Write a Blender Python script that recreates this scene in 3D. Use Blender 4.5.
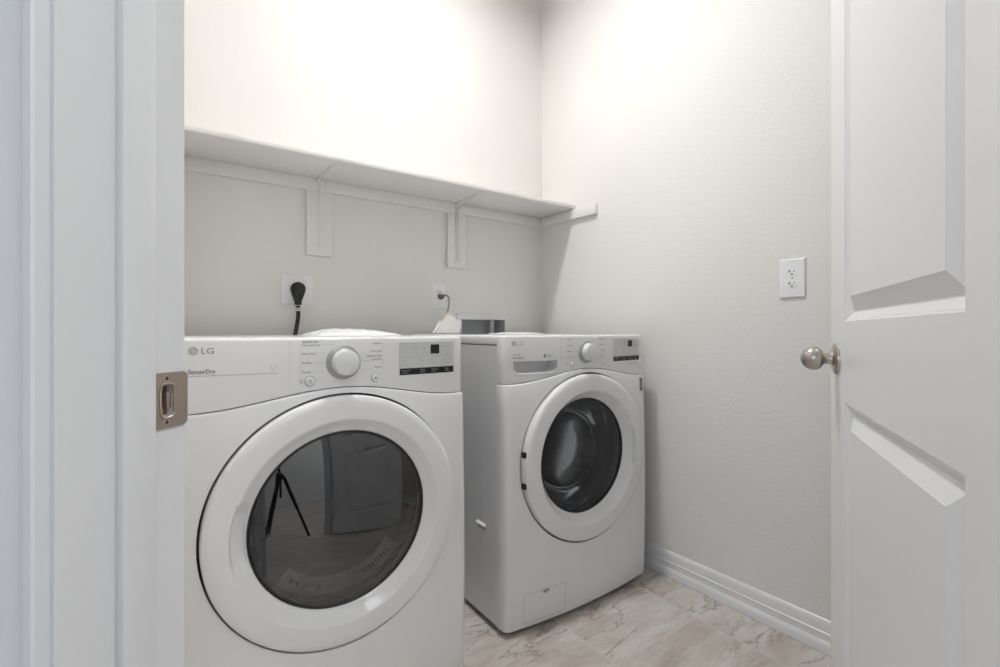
import bpy, bmesh, math, random
from math import sin, cos, pi, radians
from mathutils import Vector, Matrix
random.seed(4)
for o in list(bpy.data.objects): bpy.data.objects.remove(o)
C = bpy.context.scene.collection
scn = bpy.context.scene

# ------------------------------------------------------------ camera
TH = math.atan(334/476)                       # camera turned this far right of the back wall's normal
camd = bpy.data.cameras.new('camera'); cam = bpy.data.objects.new('camera', camd); C.objects.link(cam)
camd.sensor_width = 36; camd.lens = 36*476/1000; camd.shift_y = -0.003; camd.clip_start = 0.02
cam.location = (0, 0, 1.0); cam.rotation_euler = (pi/2, 0, -TH)
scn.camera = cam

# ------------------------------------------------------------ world, colour, big lights
w = bpy.data.worlds.new('world'); scn.world = w; w.use_nodes = True
bg = w.node_tree.nodes['Background']; bg.inputs[0].default_value = (.62, .74, .92, 1); bg.inputs[1].default_value = .3
vs = scn.view_settings; vs.view_transform = 'Standard'; vs.look = 'None'; vs.exposure = 0.96; vs.gamma = 1; vs.use_curve_mapping = False
def area(name, loc, rot, sx, sy, power, col):
    l = bpy.data.lights.new(name, 'AREA'); l.shape = 'RECTANGLE'; l.size = sx; l.size_y = sy; l.energy = power; l.color = col
    o = bpy.data.objects.new(name, l); o.location = loc; o.rotation_euler = rot; C.objects.link(o); return o
HALL_P, COOL_P, LAMP_E = 24, 8.5, 198
area('hall_fill_light', (.60, -1.25, 3.0), (0, 0, 0), 1.6, 1.6, HALL_P, (.95, .97, 1))  # soft fill added over the unseen hall, no fixture there
area('cool_side_fill', (-2.62, -.75, 1.45), (0, -pi/2, 0), 1.5, 1.2, COOL_P, (.62, .78, 1))  # cool fill added outside the hall window to tint the casing blue

# ------------------------------------------------------------ materials
def mat(name, col, rough=.5, metal=0, bump=None, spec=.5, coat=0):
    m = bpy.data.materials.new(name); m.use_nodes = True; n = m.node_tree.nodes; l = m.node_tree.links
    p = n['Principled BSDF']; p.inputs['Base Color'].default_value = (*col, 1); p.inputs['Roughness'].default_value = rough
    p.inputs['Metallic'].default_value = metal; p.inputs['Specular IOR Level'].default_value = spec; p.inputs['Coat Weight'].default_value = coat
    if bump:
        sc, st, di = bump
        tc = n.new('ShaderNodeTexCoord'); t = n.new('ShaderNodeTexNoise'); t.inputs['Scale'].default_value = sc; t.inputs['Detail'].default_value = 3
        b = n.new('ShaderNodeBump'); b.inputs['Strength'].default_value = st; b.inputs['Distance'].default_value = di
        l.new(tc.outputs['Object'], t.inputs['Vector']); l.new(t.outputs[0], b.inputs['Height']); l.new(b.outputs[0], p.inputs['Normal'])
    return m
M = {}
M['wall'] = mat('orange_peel_wall_paint', (.83, .815, .787), .75, bump=(95, .38, .0025), spec=.25)
M['ceil'] = mat('ceiling_paint', (.88, .87, .85), .9)
M['trim'] = mat('semi_gloss_trim_dimmed', (.70, .708, .72), .32, bump=(40, .12, .001))  # jamb paint, darkened to look less lit than the baseboard
M['base'] = mat('semi_gloss_trim_lit', (.87, .87, .872), .3)  # same paint as the trim, lightened to look better lit
M['door'] = mat('semi_gloss_white_door', (.83, .832, .84), .3, bump=(70, .08, .0008))
M['shelf'] = mat('painted_shelf', (.84, .827, .802), .55)
M['app'] = mat('appliance_enamel', (.86, .863, .870), .15)
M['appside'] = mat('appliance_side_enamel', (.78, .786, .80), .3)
M['ring'] = mat('appliance_door_plastic', (.86, .863, .870), .14)
M['knobp'] = mat('dial_plastic', (.80, .81, .815), .28)
M['dialrim'] = mat('dial_rim_grey', (.30, .31, .32), .3, metal=.4)
M['dialgrey'] = mat('dial_skirt_silver', (.42, .425, .43), .35, metal=.3)
M['seam'] = mat('gap_shade', (.05, .052, .055), .6)  # near-black colour standing in for shade between the machine parts
M['print'] = mat('grey_print', (.17, .175, .185), .6)
M['printl'] = mat('light_grey_print', (.42, .425, .435), .6)
M['logo'] = mat('logo_silver_grey', (.36, .355, .36), .45)
M['logodisc'] = mat('logo_disc_grey', (.50, .46, .46), .45)
M['disp'] = mat('display_silver', (.68, .69, .70), .3)
M['black'] = mat('black_display', (.014, .015, .017), .18)
M['whitep'] = mat('white_print', (.45, .46, .47), .6)
M['canw'] = mat('lamp_housing_paint', (.6, .6, .6), .6)
M['plate'] = mat('cover_plate_plastic', (.90, .90, .905), .3)
M['slot'] = mat('slot_dark', (.03, .03, .03), .6)
M['rubber'] = mat('black_rubber', (.012, .012, .013), .42)
M['greyplug'] = mat('grey_plug', (.12, .12, .12), .5)
M['cordgrey'] = mat('grey_cord', (.22, .215, .21), .5)
M['taglabel'] = mat('cord_label', (.62, .56, .47), .7)
M['bag'] = mat('white_plastic_bag', (.86, .87, .88), .25, bump=(60, .6, .004))
M['paper'] = mat('printed_paper', (.74, .73, .71), .8)
M['orange'] = mat('orange_paper_edge', (.82, .56, .32), .7)
M['nickel'] = mat('satin_nickel', (.50, .455, .41), .28, metal=1)
M['nickeld'] = mat('satin_nickel_plate', (.44, .375, .315), .38, metal=.9)
M['wood'] = mat('raw_wood', (.30, .13, .07), .8, bump=(80, .4, .002))
M['boxw'] = mat('box_plastic_frame', (.80, .80, .82), .4)
M['boxi'] = mat('box_plastic_inner', (.42, .43, .46), .5)
M['gasket'] = mat('grey_gasket', (.07, .072, .075), .5)
M['cavity'] = mat('dark_inner_liner', (.03, .03, .032), .6)
M['carbon'] = mat('tripod_black', (.010, .010, .011), .4)
M['grille'] = mat('lint_grille', (.80, .80, .79), .5)
M['paddle'] = mat('dark_paddle', (.07, .07, .072), .5)
M['prints'] = mat('pale_grey_print', (.52, .525, .535), .6)
M['drumd'] = mat('dark_dryer_drum', (.10, .10, .10), .45, metal=.6)
M['boxl'] = mat('hookup_box_liner', (.62, .63, .66), .5)

def steel_drum():
    m = mat('perforated_drum_steel', (.28, .28, .285), .42, metal=.95); n = m.node_tree.nodes; l = m.node_tree.links; p = n['Principled BSDF']
    tc = n.new('ShaderNodeTexCoord'); mp = n.new('ShaderNodeVectorMath'); mp.operation = 'MULTIPLY'; mp.inputs[1].default_value = (30, 30, 30)
    v = n.new('ShaderNodeTexVoronoi'); v.inputs['Scale'].default_value = 1.6; v.inputs['Randomness'].default_value = .1
    r = n.new('ShaderNodeValToRGB'); r.color_ramp.elements[0].position = .18; r.color_ramp.elements[1].position = .24
    r.color_ramp.elements[0].color = (.02, .02, .02, 1); r.color_ramp.elements[1].color = (.30, .30, .31, 1)
    l.new(tc.outputs['Object'], mp.inputs[0]); l.new(mp.outputs[0], v.inputs['Vector']); l.new(v.outputs['Distance'], r.inputs[0]); l.new(r.outputs[0], p.inputs['Base Color'])
    return m
M['drum'] = steel_drum()

def glass(name, tint, add, rough=.0, ior=1.5):
    m = bpy.data.materials.new(name); m.use_nodes = True; n = m.node_tree.nodes; l = m.node_tree.links
    n.remove(n['Principled BSDF']); out = n['Material Output']
    t = n.new('ShaderNodeBsdfTransparent'); t.inputs[0].default_value = (*tint, 1)
    g = n.new('ShaderNodeBsdfGlossy'); g.inputs['Roughness'].default_value = rough; g.inputs[0].default_value = (.95, .97, 1, 1)
    f = n.new('ShaderNodeFresnel'); f.inputs[0].default_value = ior
    a = n.new('ShaderNodeMath'); a.operation = 'ADD'; a.inputs[1].default_value = add; a.use_clamp = True
    mx = n.new('ShaderNodeMixShader'); l.new(f.outputs[0], a.inputs[0]); l.new(a.outputs[0], mx.inputs[0])
    l.new(t.outputs[0], mx.inputs[1]); l.new(g.outputs[0], mx.inputs[2]); l.new(mx.outputs[0], out.inputs[0]); return m
M['dglass'] = glass('tinted_door_glass', (.36, .36, .36), .085, .012)
M['wglass'] = glass('clear_bowl_glass', (.62, .63, .65), .0, .02)
M['bowl'] = glass('smoky_bowl_glass', (.60, .61, .63), .05, .12)
M['sheet'] = glass('clear_wrap', (.9, .9, .92), .04, .1)

def tile_floor():
    m = mat('travertine_tile', (.5, .45, .4), .38, spec=.35); n = m.node_tree.nodes; l = m.node_tree.links; p = n['Principled BSDF']
    tc = n.new('ShaderNodeTexCoord')
    mp = n.new('ShaderNodeMapping'); mp.vector_type = 'POINT'; mp.inputs['Location'].default_value = (-.965, 1.10, 0); mp.inputs['Rotation'].default_value = (0, 0, -pi/2)
    # u = y - .965 , v = -(x - 1.10)
    sep = n.new('ShaderNodeSeparateXYZ'); l.new(tc.outputs['Object'], sep.inputs[0])
    su = n.new('ShaderNodeMath'); su.operation = 'ADD'; su.inputs[1].default_value = -.965+.615*4.5; l.new(sep.outputs[1], su.inputs[0])
    sv = n.new('ShaderNodeMath'); sv.operation = 'ADD'; sv.inputs[1].default_value = -1.102+.41*8; l.new(sep.outputs[0], sv.inputs[0])
    cb = n.new('ShaderNodeCombineXYZ'); l.new(su.outputs[0], cb.inputs[0]); l.new(sv.outputs[0], cb.inputs[1])
    br = n.new('ShaderNodeTexBrick'); br.inputs['Scale'].default_value = 1; br.inputs['Brick Width'].default_value = .615; br.inputs['Row Height'].default_value = .41
    br.inputs['Mortar Size'].default_value = .0028; br.inputs['Mortar Smooth'].default_value = .2; br.offset = .5; br.offset_frequency = 2
    br.inputs['Color1'].default_value = (0, 0, 0, 1); br.inputs['Color2'].default_value = (1, 1, 1, 1); br.inputs['Mortar'].default_value = (.5, .5, .5, 1)
    l.new(cb.outputs[0], br.inputs['Vector'])
    # per-tile offset so that the veins break at the joints
    of = n.new('ShaderNodeVectorMath'); of.operation = 'SCALE'; of.inputs['Scale'].default_value = 7; l.new(br.outputs['Color'], of.inputs[0])
    ad = n.new('ShaderNodeVectorMath'); ad.operation = 'ADD'; l.new(tc.outputs['Object'], ad.inputs[0]); l.new(of.outputs[0], ad.inputs[1])
    st = n.new('ShaderNodeMapping'); st.inputs['Scale'].default_value = (1.0, 3.4, 1); st.inputs['Rotation'].default_value = (0, 0, radians(-9)); l.new(ad.outputs[0], st.inputs['Vector'])
    def noise(scale, det, rough, dist, src=st):
        t = n.new('ShaderNodeTexNoise'); t.inputs['Scale'].default_value = scale; t.inputs['Detail'].default_value = det; t.inputs['Roughness'].default_value = rough
        t.inputs['Distortion'].default_value = dist; l.new(src.outputs[0], t.inputs['Vector']); return t
    def ramp(src, pts):
        r = n.new('ShaderNodeValToRGB'); e = r.color_ramp.elements
        while len(e) < len(pts): e.new(.5)
        for k, (q, c) in enumerate(pts): e[k].position = q; e[k].color = (*c, 1)
        l.new(src, r.inputs[0]); return r
    def mix(kind, fac, a, b):
        x = n.new('ShaderNodeMix'); x.data_type = 'RGBA'; x.blend_type = kind
        if hasattr(fac, 'links'): l.new(fac, x.inputs[0])
        else: x.inputs[0].default_value = fac
        for i, q in ((6, a), (7, b)):
            if hasattr(q, 'links'): l.new(q, x.inputs[i])
            else: x.inputs[i].default_value = (*q, 1)
        return x.outputs[2]
    base = ramp(noise(2.6, 9, .62, .8).outputs[0], [(.28, (.44, .375, .32)), (.44, (.56, .505, .455)), (.56, (.64, .60, .555)), (.74, (.72, .70, .67))])
    fine = ramp(noise(26, 8, .7, .3).outputs[0], [(.3, (.82, .81, .80)), (.6, (1, 1, 1))])
    col = mix('MULTIPLY', .75, base.outputs[0], fine.outputs[0])
    # thin brown veins: where a stretched noise crosses its middle value
    vn = noise(2.4, 7, .62, .55); sb = n.new('ShaderNodeMath'); sb.operation = 'SUBTRACT'; sb.inputs[1].default_value = .5; l.new(vn.outputs[0], sb.inputs[0])
    ab = n.new('ShaderNodeMath'); ab.operation = 'ABSOLUTE'; l.new(sb.outputs[0], ab.inputs[0])
    vr = ramp(ab.outputs[0], [(.0, (1, 1, 1)), (.006, (.45, .45, .45)), (.022, (0, 0, 0))])
    vm = ramp(noise(1.7, 2, .5, 0).outputs[0], [(.42, (0, 0, 0)), (.6, (1, 1, 1))])
    vf = mix('MULTIPLY', 1, vr.outputs[0], vm.outputs[0])
    col = mix('MIX', vf, col, (.27, .21, .165))
    col = mix('MIX', br.outputs['Fac'], col, (.60, .57, .53))
    l.new(col, p.inputs['Base Color'])
    bp = n.new('ShaderNodeBump'); bp.inputs['Strength'].default_value = .35; bp.inputs['Distance'].default_value = .002; bp.invert = True
    l.new(br.outputs['Fac'], bp.inputs['Height']); l.new(bp.outputs[0], p.inputs['Normal'])
    return m
M['tile'] = tile_floor()

def emis(name, col, s):
    m = bpy.data.materials.new(name); m.use_nodes = True; p = m.node_tree.nodes['Principled BSDF']
    p.inputs['Base Color'].default_value = (.9, .9, .88, 1); p.inputs['Emission Color'].default_value = (*col, 1); p.inputs['Emission Strength'].default_value = s; return m
M['dome'] = emis('lit_lamp_dome', (1, .993, .985), LAMP_E)

# ------------------------------------------------------------ mesh helpers
def put(name, me, m, parent=None, smooth=True, loc=(0, 0, 0), rotz=0):
    o = bpy.data.objects.new(name, me); C.objects.link(o)
    if m: me.materials.append(m)
    if smooth:
        for p in me.polygons: p.use_smooth = True
        md = None
        try:
            me.set_sharp_from_angle(angle=radians(32))
        except Exception: pass
    o.location = loc; o.rotation_euler = (0, 0, rotz); o.parent = parent
    return o
def ob(name, bm, m, parent=None, smooth=True, **k):
    bmesh.ops.recalc_face_normals(bm, faces=bm.faces)
    me = bpy.data.meshes.new(name); bm.to_mesh(me); bm.free(); return put(name, me, m, parent, smooth, **k)
def empty(name, loc, label, cat, group=None, rotz=0):
    o = bpy.data.objects.new(name, None); o.empty_display_size = .05; C.objects.link(o); o.location = loc; o.rotation_euler = (0, 0, rotz)
    tag(o, label, cat, group); return o
def tag(o, label=None, cat=None, group=None, kind=None):
    if label: o['label'] = label
    if cat: o['category'] = cat
    if group: o['group'] = group
    if kind: o['kind'] = kind
    return o
def box(bm, a, b, bev=0, seg=2, mx=None):
    r = bmesh.ops.create_cube(bm, size=1); vs_ = r['verts']
    for v in vs_: v.co = Vector([a[i] + (v.co[i]+.5)*(b[i]-a[i]) for i in range(3)])
    if bev:
        es = list({e for v in vs_ for e in v.link_edges})
        g = bmesh.ops.bevel(bm, geom=es, offset=bev, segments=seg, profile=.5, affect='EDGES'); vs_ = list({v for f in g['faces'] for v in f.verts} | {v for v in vs_ if v.is_valid})
    if mx is not None:
        for v in vs_: v.co = mx @ v.co
    return vs_
def boxo(name, a, b, m, parent=None, bev=0, mx=None):
    bm = bmesh.new(); box(bm, a, b, bev, mx=mx); return ob(name, bm, m, parent)
def poly_prism(bm, pts, z0, z1):
    lo = [bm.verts.new((x, y, z0)) for x, y in pts]; hi = [bm.verts.new((x, y, z1)) for x, y in pts]; n = len(pts)
    bm.faces.new(lo); bm.faces.new(hi)
    for i in range(n): bm.faces.new((lo[i], lo[(i+1) % n], hi[(i+1) % n], hi[i]))
def lathe(bm, prof, seg=96, axis='y', c=(0, 0, 0), closed=True, fn=None):
    """prof: list of (r, h). fn(theta, r, h) may return a changed (r, h)."""
    rings = []
    for k in range(seg):
        t = 2*pi*k/seg; ring = []
        for (r, h) in prof:
            if fn: r, h = fn(t, r, h)
            if axis == 'y': co = (c[0]+r*cos(t), c[1]+h, c[2]+r*sin(t))
            elif axis == 'z': co = (c[0]+r*cos(t), c[1]+r*sin(t), c[2]+h)
            else: co = (c[0]+h, c[1]+r*cos(t), c[2]+r*sin(t))
            ring.append(bm.verts.new(co))
        rings.append(ring)
    n = len(prof)
    for k in range(seg):
        A, B = rings[k], rings[(k+1) % seg]
        for i in range(n if closed else n-1):
            j = (i+1) % n
            bm.faces.new((A[i], B[i], B[j], A[j]))
    bmesh.ops.remove_doubles(bm, verts=bm.verts, dist=1e-6)
def catmull(P, n=8):
    P = [Vector(p) for p in P]; Q = [P[0]*2-P[1]] + P + [P[-1]*2-P[-2]]; out = []
    for i in range(1, len(Q)-2):
        for k in range(n):
            t = k/n; a, b, c_, d = Q[i-1:i+3]
            out.append(.5*((2*b) + (c_-a)*t + (2*a-5*b+4*c_-d)*t*t + (3*b-a-3*c_+d)*t**3))
    return out + [P[-1]]
def tube(bm, pts, rad, seg=10):
    pts = [Vector(p) for p in pts]; rings = []; up = Vector((.31, .17, .93)).normalized()
    for i, p in enumerate(pts):
        d = (pts[min(i+1, len(pts)-1)] - pts[max(i-1, 0)]).normalized()
        a = d.cross(up)
        if a.length < 1e-3: a = d.cross(Vector((1, 0, 0)))
        a.normalize(); b = d.cross(a); r = rad[i] if isinstance(rad, (list, tuple)) else rad
        rings.append([bm.verts.new(p + (a*cos(2*pi*k/seg) + b*sin(2*pi*k/seg))*r) for k in range(seg)])
    for A, B in zip(rings, rings[1:]):
        for k in range(seg): bm.faces.new((A[k], A[(k+1) % seg], B[(k+1) % seg], B[k]))
    bm.faces.new(rings[0]); bm.faces.new(rings[-1])
def boolean(o, cutters, op='DIFFERENCE'):
    for c_ in cutters:
        md = o.modifiers.new('cut', 'BOOLEAN'); md.operation = op; md.object = c_; md.solver = 'EXACT'
    bpy.context.view_layer.update(); dg = bpy.context.evaluated_depsgraph_get()
    me = bpy.data.meshes.new_from_object(o.evaluated_get(dg)); o.modifiers.clear(); o.data = me
    for c_ in cutters: bpy.data.objects.remove(c_)
    try: me.set_sharp_from_angle(angle=radians(32))
    except Exception: pass
def text_bm(s, size, x, z, align='LEFT', bold=0.0, sx=1.0):
    cu = bpy.data.curves.new('t', 'FONT'); cu.body = s; cu.size = size; cu.align_x = align; cu.offset = bold; cu.resolution_u = 3
    o = bpy.data.objects.new('t', cu); C.objects.link(o); bpy.context.view_layer.update()
    me = bpy.data.meshes.new_from_object(o.evaluated_get(bpy.context.evaluated_depsgraph_get()))
    bpy.data.objects.remove(o); vs_ = [(v.co.x*sx+x, v.co.y+z) for v in me.vertices]; fs = [tuple(p.vertices) for p in me.polygons]
    bpy.data.meshes.remove(me); return vs_, fs

# ------------------------------------------------------------ the room shell
CH = 3.05; BY = 2.0; RX = 1.684; LX = -.05
P0 = Vector((.016, .609)); E_ = Vector((.669, -.743)).normalized(); N_ = Vector((-E_.y, E_.x))      # door wall: along it, and its normal into the laundry
WT = .122; OPEN = .785; DH = 2.05
def S(name, bm, m, smooth=False, parent=None):
    o = ob(name, bm, m, parent, smooth)
    if parent is None: tag(o, kind='structure')
    return o
bm = bmesh.new(); box(bm, (-2.7, -2.7, -.05), (RX+.12, BY+.12, 0)); S('floor', bm, M['tile'])
bm = bmesh.new(); box(bm, (-2.7, -2.7, CH), (RX+.12, BY+.12, CH+.05)); S('ceiling', bm, M['ceil'])
bm = bmesh.new(); box(bm, (RX, -2.6, 0), (RX+.1, BY+.1, CH)); S('wall_right', bm, M['wall'])
A = P0 - E_*.099; B = P0 + E_*1.0                       # laundry-face ends of the door wall
bm = bmesh.new(); poly_prism(bm, [(LX, A.y), (LX, BY), (LX-.1, BY), (LX-.1, A.y-.16+.03)], 0, CH); S('wall_left', bm, M['wall'])
def wseg(t0, t1, z0, z1, bm):
    a = P0+E_*t0; b = P0+E_*t1; c_ = b-N_*WT; d = a-N_*WT; poly_prism(bm, [tuple(a), tuple(b), tuple(c_), tuple(d)], z0, z1)
bm = bmesh.new(); JT = .018
wseg(-.24, -JT, 0, CH, bm); wseg(OPEN+JT, 1.0, 0, CH, bm); wseg(-JT, OPEN+JT, DH+JT, CH, bm); S('wall_entry', bm, M['wall'])
bm = bmesh.new(); poly_prism(bm, [tuple(B), (RX, B.y), (RX, B.y-.12), tuple(B-N_*WT)], 0, CH); S('wall_front', bm, M['wall'])
# hall beyond the doorway
HX, HY = -2.45, -2.45
bm = bmesh.new()
box(bm, (HX-.1, HY, 0), (HX, -1.45, CH)); box(bm, (HX-.1, -.05, 0), (HX, BY, CH)); box(bm, (HX-.1, -1.45, 0), (HX, -.05, .8)); box(bm, (HX-.1, -1.45, 2.1), (HX, -.05, CH))
S('wall_hall_left', bm, M['wall'])
bm = bmesh.new(); box(bm, (HX-.1, HY-.1, 0), (RX+.1, HY, CH)); S('wall_hall_rear', bm, M['wall'])
HL = P0 - E_*.24 - N_*WT
bm = bmesh.new(); box(bm, (HX, HL.y+.14, 0), (LX-.1, HL.y+.24, CH)); S('wall_hall_side', bm, M['wall'])
f = bmesh.new()
for a, b in (((HX-.1, -1.45, .8), (HX+.02, -1.39, 2.1)), ((HX-.1, -.11, .8), (HX+.02, -.05, 2.1)), ((HX-.1, -1.39, .8), (HX+.02, -.11, .86)), ((HX-.1, -1.39, 2.04), (HX+.02, -.11, 2.1)), ((HX-.06, -1.39, 1.43), (HX-.02, -.11, 1.47))): box(f, a, b)
S('added_window_1', f, M['trim'])  # unseen window, put in to let the cool fill enter

# the back wall with the opening of the washer hook-up box
OX0, OX1, OZ0, OZ1 = 1.168, 1.436, .86, 1.060
bm = bmesh.new()
for a, b in (((LX-.1, BY, 0), (OX0, BY+.1, CH)), ((OX1, BY, 0), (RX+.1, BY+.1, CH)), ((OX0, BY, 0), (OX1, BY+.1, OZ0)), ((OX0, BY, OZ1), (OX1, BY+.1, CH))): box(bm, a, b)
S('wall_back', bm, M['wall'])

# baseboards: one moulded profile swept along the walls
PROF = [(0, 0), (.014, 0), (.0145, .014), (.0138, .024), (.0115, .031), (.0085, .035), (.0085, .054), (.0105, .056), (.0105, .059), (.0075, .0615), (.0075, .086), (.0065, .092), (.0035, .098), (.0, .101)]
def baseboard(name, a, b, nrm):
    bm = bmesh.new(); a = Vector(a); b = Vector(b); n = Vector(nrm)
    A_ = [bm.verts.new((a.x+n.x*d, a.y+n.y*d, z)) for d, z in PROF]; B_ = [bm.verts.new((b.x+n.x*d, b.y+n.y*d, z)) for d, z in PROF]; k = len(PROF)
    for i in range(k): bm.faces.new((A_[i], A_[(i+1) % k], B_[(i+1) % k], B_[i]))
    bm.faces.new(A_); bm.faces.new(B_); o = S(name, bm, M['base'], True); o.data.set_sharp_from_angle(angle=radians(20)); return o
baseboard('baseboard_right', (RX, B.y+.001), (RX, BY), (-1, 0))
baseboard('baseboard_back', (LX, BY), (RX-.0146, BY), (0, -1))
baseboard('baseboard_hall', (HX, HY), (RX, HY), (0, 1))
baseboard('baseboard_hall_left', (HX, HY+.0146), (HX, BY-.3), (1, 0))
# white bead of caulk at the foot of the right baseboard
S('trim_2', (lambda b: (box(b, (RX-.0185, B.y+.002, 0), (RX-.0145, BY-.02, .004), .001), b)[1])(bmesh.new()), M['trim'])

# ------------------------------------------------------------ door frame (jambs, stop, casing) and strike plate
def fr(t, n, z):                                        # t along the wall from the strike jamb, n out of the laundry face towards the hall
    v = P0 + E_*t - N_*n; return (v.x, v.y, z)
def fbox(bm, t0, t1, n0, n1, z0, z1, bev=0):
    box(bm, (t0, n0, z0), (t1, n1, z1), bev, mx=FM)
FM = Matrix(((E_.x, -N_.x, 0, P0.x), (E_.y, -N_.y, 0, P0.y), (0, 0, 1, 0), (0, 0, 0, 1)))
bm = bmesh.new(); fbox(bm, -JT, 0, 0, .0135, 0, DH); fbox(bm, -JT, 0, .0285, WT, 0, DH); fbox(bm, -JT, 0, .0135, .0285, 0, .9125); fbox(bm, -JT, 0, .0135, .0285, .9445, DH)
frame = S('trim_1', bm, M['trim'], True)
# hole behind the strike plate
bm = bmesh.new(); fbox(bm, OPEN, OPEN+JT, 0, WT, 0, DH, .0015); ob('hinge_jamb', bm, M['trim'], frame)
bm = bmesh.new(); fbox(bm, -JT, OPEN+JT, 0, WT, DH, DH+JT, .0015); ob('head_jamb', bm, M['trim'], frame)
bm = bmesh.new(); fbox(bm, -.001, .0100, .0402, .073, 0, DH, .0022); fbox(bm, OPEN-.0105, OPEN+.001, .0365, .073, 0, DH, .0022); fbox(bm, .0105, OPEN-.0105, .0365, .073, DH-.0105, DH+.001, .0022); ob('door_stop', bm, M['trim'], frame)
# moulded casing on both faces: profile (distance from opening edge outward, height off the wall)
CP = [(.005, 0), (.005, .0105), (.0065, .0125), (.0145, .0125), (.0165, .0105), (.018, .0075), (.024, .0085), (.034, .0115), (.046, .0150), (.054, .0160), (.060, .0150), (.062, .012), (.062, 0)]
def casing(face, name):
    bm = bmesh.new(); sgn = 1 if face == 'hall' else -1; base = WT if face == 'hall' else 0
    path = []
    for d, h in CP:
        n = base + sgn*h; d = d + (.011 if face != 'hall' else 0)
        path.append([(-d, n, 0), (-d, n, DH+d), (OPEN+d, n, DH+d), (OPEN+d, n, 0)])
    V = [[bm.verts.new(FM @ Vector(q)) for q in row] for row in path]; k = len(V)
    for s_ in range(3):
        for i in range(k): bm.faces.new((V[i][s_], V[(i+1) % k][s_], V[(i+1) % k][s_+1], V[i][s_+1]))
    bm.faces.new([r[0] for r in V]); bm.faces.new([r[3] for r in V]); return S(name, bm, M['trim'], True)
casing('hall', 'trim_3'); casing('laundry', 'trim_4')
# strike plate: a flat plate with D shaped mouth, curved lip past the jamb edge, two screws
bm = bmesh.new(); T_ = .0014
cols = [(.0355, 0), (.022, 0), (.010, 0), (.003, .0), (-.001, -.0006), (-.0035, -.0022), (-.0045, -.005)]
zz = lambda i: (.9005 + (.002 if i > 3 else 0) + (.003 if i > 5 else 0), .957 - (.002 if i > 3 else 0) - (.003 if i > 5 else 0))
cols = [(.0400, 0), (.0340, 0), (.0295, 0), (.0275, 0), (.0145, 0), (.003, 0), (-.001, -.0006), (-.0035, -.0022), (-.0045, -.005)]
G_ = []
for i, (n, t) in enumerate(cols):
    k = max(0, i-5); z0, z1 = .9005+.0018*k, .957-.0018*k
    G_.append([bm.verts.new(fr(t+T_/2, n, z)) for z in (z0, .913, .9175, .9395, .944, z1)])
for i in range(len(cols)-1):
    for j in range(5):
        if (i == 3 and j in (1, 2, 3)) or (i == 2 and j == 2): continue
        bm.faces.new((G_[i][j], G_[i+1][j], G_[i+1][j+1], G_[i][j+1]))
bmesh.ops.recalc_face_normals(bm, faces=bm.faces); bmesh.ops.solidify(bm, geom=bm.faces[:], thickness=T_)
plate = ob('strike_plate', bm, M['nickeld'], frame); plate['label'] = 'bronze-nickel strike plate on the white jamb'
bm = bmesh.new()                                        # raised rim of the mouth
tube(bm, catmull([fr(T_, .0135, .942), fr(T_+.001, .018, .9455), fr(T_+.001, .0285, .943), fr(T_+.001, .0285, .914), fr(T_+.001, .018, .9115), fr(T_, .0135, .915)], 6), .0011, 8)
ob('latch_rim', bm, M['nickel'], plate)
bm = bmesh.new(); fbox(bm, -.0135, -.008, .0137, .0283, .9128, .9442); ob('latch_pocket', bm, M['wood'], plate)
bm = bmesh.new(); fbox(bm, -.006, -.0005, .0150, .0200, .920, .937, .001); ob('latch_tab', bm, M['nickeld'], plate)
for z in (.9065, .951):
    bm = bmesh.new(); c_ = fr(T_, .0225, z)
    mxs = Matrix.Translation(c_) @ Matrix(((E_.x, -N_.x, 0, 0), (E_.y, -N_.y, 0, 0), (0, 0, 1, 0), (0, 0, 0, 1)))
    b2 = bmesh.new(); lathe(b2, [(0, .0008), (.0012, .0004), (.0030, .0009), (.0040, .0), (0, -.0002)], 24, 'x', closed=True)
    for v in b2.verts: v.co = mxs @ v.co
    bm.free(); ob('screw', b2, M['nickel'], plate)
    b2 = bmesh.new(); box(b2, (.0009, -.0021, -.0004), (.0013, .0021, .0004)); box(b2, (.0009, -.0004, -.0021), (.0013, .0004, .0021))
    for v in b2.verts: v.co = mxs @ v.co
    ob('screw_recess', b2, M['slot'], plate)

# ------------------------------------------------------------ the open door
PH = radians(25.2)
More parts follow.
